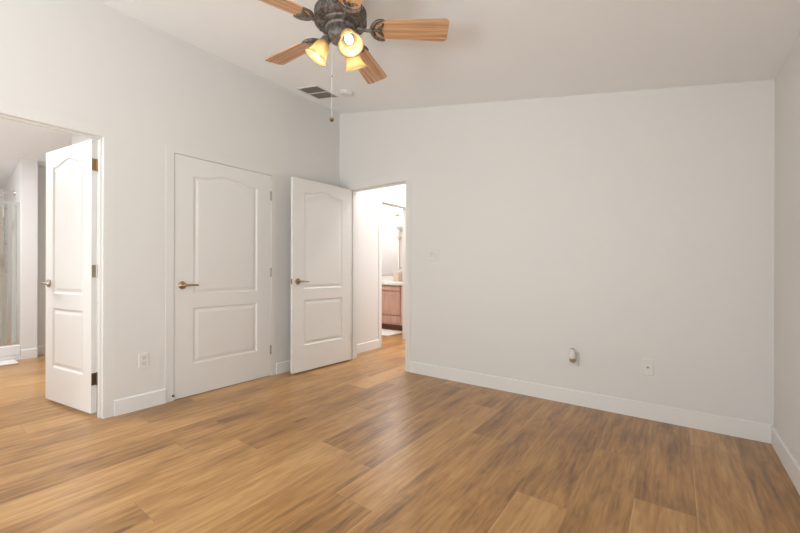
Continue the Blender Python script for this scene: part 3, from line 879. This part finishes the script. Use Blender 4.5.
# hand shower with bar and hose
hs = empty('hand_shower', (-6.93, 0.945, 1.30)); label(hs, 'chrome hand shower with hose hanging against beige shower tile', 'hand shower')
bm = bmesh.new(); tube(bm, [(0, -0.001, 0.16), (0, -0.05, 0.165)], 0.016, 12); tube(bm, [(0, -0.05, 0.13), (0, -0.05, 0.60)], 0.009, 10); tube(bm, [(0, -0.001, 0.56), (0, -0.05, 0.56)], 0.012, 12); obj('slide_bar', bm, M['chrome'], hs, True)
bm = bmesh.new(); lathe(bm, [(0.0, 0.001), (0.070, 0.001), (0.068, 0.012), (0.03, 0.02), (0.026, 0.06), (0.0, 0.062)], 24, Matrix.Translation((0.06, 0, 0.10)) @ Rw)
tube(bm, [(0.06, -0.05, 0.10), (0.12, -0.055, 0.10)], 0.009, 8); obj('mixer_valve', bm, M['chrome'], hs, True)
bm = bmesh.new(); tube(bm, [(0.0, -0.06, 0.62), (0.0, -0.10, 0.63), (0, -0.13, 0.60)], [0.012, 0.016, 0.034], 12); tube(bm, [(0.0, -0.06, 0.62), (0, -0.055, 0.45)], 0.011, 10); obj('handset', bm, M['plastic'], hs, True)
bm = bmesh.new(); pts = []
for i in range(40):
    t_ = i / 39; ang = PI * t_
    pts.append((0.025 * math.cos(ang) + 0.0, -0.03, (-0.45 * math.sin(ang) + 0.45 * (1 - t_) - 0.02)))
tube(bm, pts, 0.008, 8); obj('hose', bm, M['chrome'], hs, True)
# bath mat
bm = bbox(-0.13, 0.13, -0.30, 0.30, 0.0, 0.018, 0.007, 3)
o = obj('bath_mat', bm, M['rug'], None, True); o.location = (-6.165, 0.60, 0.0)
label(o, 'white bath mat on the floor in front of the shower curb', 'bath mat')


def dome(name, loc, lab, group=None):
    r = empty(name, loc); label(r, lab, 'ceiling light')
    bm = bmesh.new(); lathe(bm, [(0.0, 0.0), (0.15, 0.0), (0.15, -0.025), (0.0, -0.025)], 32); obj('base', bm, M['plastic'], r, True)
    bm = bmesh.new(); lathe(bm, [(0.14, -0.022), (0.13, -0.045), (0.09, -0.065), (0.0, -0.075)], 32); obj('diffuser', bm, M['opal'], r, True)
    r.rotation_euler = (0, -math.atan(S2) if loc[0] < XRIDGE else slope, 0)
    return r


dome('unseen_ceiling_light', (-5.35, -0.15, zc(-5.35)), 'added round opal ceiling light, unseen, in the left bathroom')  # fixture for the added bathroom lamp
dome('unseen_ceiling_light', (-2.50, 4.02, zc(-2.50)), 'round opal ceiling light in the hall just beyond the entrance')
dome('unseen_ceiling_light', (-2.62, 5.75, zc(-2.62)), 'added round opal ceiling light, unseen, at the far end of the hall')  # fixture for the added lamp at the hall end
dome('unseen_ceiling_light', (-4.4, 4.6, zc(-4.4)), 'added round opal ceiling light, unseen, in the bathroom off the hall')  # fixture above the second bathroom's added light

# ------------------------------------------------------------------ second bathroom: vanity, mirror, light
VX0, VX1, VY = -4.95, -3.475, 5.37
v = empty('vanity_cabinet', (0, 0, 0)); label(v, 'pinkish oak bathroom vanity cabinet seen through the hall doorway', 'cabinet')
bm = bbox(VX0, VX1, VY + 0.02, 5.91, 0.10, 0.805); obj('carcass', bm, M['vanity'], v)
bm = bbox(VX0 + 0.01, VX1 - 0.01, VY + 0.075, 5.91, 0.0, 0.10); obj('toe_kick', bm, M['kick'], v)


def shaker(bm, x0, x1, z0, z1, y):
    box(bm, x0, x1, y, y + 0.019, z0, z1)
    f_ = 0.055; d_ = 0.007
    for (a, b, c, d) in ((x0, x0 + f_, z0, z1), (x1 - f_, x1, z0, z1), (x0 + f_, x1 - f_, z0, z0 + f_), (x0 + f_, x1 - f_, z1 - f_, z1)):
        box(bm, a, b, y - d_, y, c, d)


mods = [(-4.93, -4.45), (-4.43, -3.93), (-3.91, -3.52)]
for (a, b) in mods:
    bm = bmesh.new(); shaker(bm, a, b, 0.28, 0.69, VY); obj('cabinet_door', bm, M['vanity'], v)
    bm = bbox(a, b, VY - 0.002, VY + 0.019, 0.715, 0.79, 0.004); obj('drawer_front', bm, M['vanity'], v)
    bm = bbox(a, b, VY - 0.002, VY + 0.019, 0.13, 0.255, 0.004); obj('drawer_front', bm, M['vanity'], v)
bm = bbox(VX0, VX1 + 0.005, VY - 0.03, 5.915, 0.81, 0.865, 0.008); ct = obj('vanity_countertop', bm, M['counter'], None, True)
label(ct, 'cream bathroom countertop on the pinkish oak vanity', 'countertop')
mr = empty('vanity_mirror', (-4.385, 5.92, 1.5)); label(mr, 'frameless rectangular mirror above the bathroom countertop', 'mirror')
bm = bbox(-0.62, 0.0, -0.007, -0.001, -0.52, 0.46); obj('mirror_glass', bm, M['mirror'], mr)
for z_ in (-0.53, 0.46):
    bm = bmesh.new(); box(bm, -0.62, 0.0, -0.010, -0.001, z_, z_ + 0.01); obj('mirror_rail', bm, M['chrome'], mr)
# wall light over the mirror
vl = empty('vanity_light', (-4.31, 5.92, 2.18)); label(vl, 'lit wall light with opal globes above the bathroom mirror', 'wall light')
bm = bbox(-0.14, 0.14, -0.025, 0.0, -0.05, 0.05, 0.006); obj('backplate', bm, M['nickel'], vl, True)
for x in (-0.075, 0.075):
    bm = bmesh.new(); tube(bm, [(x, -0.02, 0), (x, -0.09, 0), (x, -0.11, -0.02)], 0.009, 8); obj('light_arm', bm, M['nickel'], vl, True)
    bm = bmesh.new(); lathe(bm, [(0.02, 0.0), (0.035, 0.02), (0.055, 0.075), (0.058, 0.10), (0.0, 0.10)], 24, Matrix.Translation((x, -0.11, -0.02))); obj('lamp_shade', bm, M['opal'], vl, True)
# riser with hand shower beside the mirror
rs = empty('shower_riser', (-4.305, 5.92, 1.5)); label(rs, 'slim chrome riser with white round head on the wall above the countertop', 'shower riser')
bm = bmesh.new(); tube(bm, [(0, -0.05, -0.42), (0, -0.05, 0.40)], 0.011, 10)
tube(bm, [(0, 0, 0.34), (0, -0.05, 0.34)], 0.010, 8); tube(bm, [(0, 0, -0.38), (0, -0.05, -0.38)], 0.010, 8); obj('rail', bm, M['nickel'], rs, True)
bm = bmesh.new(); lathe(bm, [(0.0, 0.0), (0.02, 0.01), (0.075, 0.05), (0.085, 0.085), (0.075, 0.12), (0.0, 0.13)], 28, Matrix.Translation((0, -0.09, 0.36))); obj('spray_head', bm, M['plastic'], rs, True)
bm = bmesh.new(); tube(bm, [(0.0, -0.045, 0.20), (0.0, -0.085, 0.21)], 0.032, 14); obj('slider', bm, M['nickel'], rs, True)
# tissue box on the counter
tb = empty('tissue_box', (-4.295, 5.80, 0.865)); label(tb, 'beige box standing on the bathroom countertop below the metal riser', 'box')
bm = bbox(-0.06, 0.06, -0.06, 0.06, 0, 0.18, 0.006); obj('box_body', bm, simple('beige_card', (0.58, 0.48, 0.38), 0.7), tb)
bm = bmesh.new(); lathe(bm, [(0.0, 0.0015), (0.03, 0.0015), (0.03, 0.0)], 20, Matrix.Translation((0, 0, 0.18))); obj('opening', bm, M['rocker'], tb)
# rug
bm = bbox(-0.40, 0.28, -0.24, 0.24, 0.0, 0.018, 0.007, 3)
o = obj('bathroom_rug', bm, M['rug'], None, True); o.location = (-4.05, 5.06, 0)
label(o, 'white cotton rug on the floor before the pinkish oak vanity', 'rug')
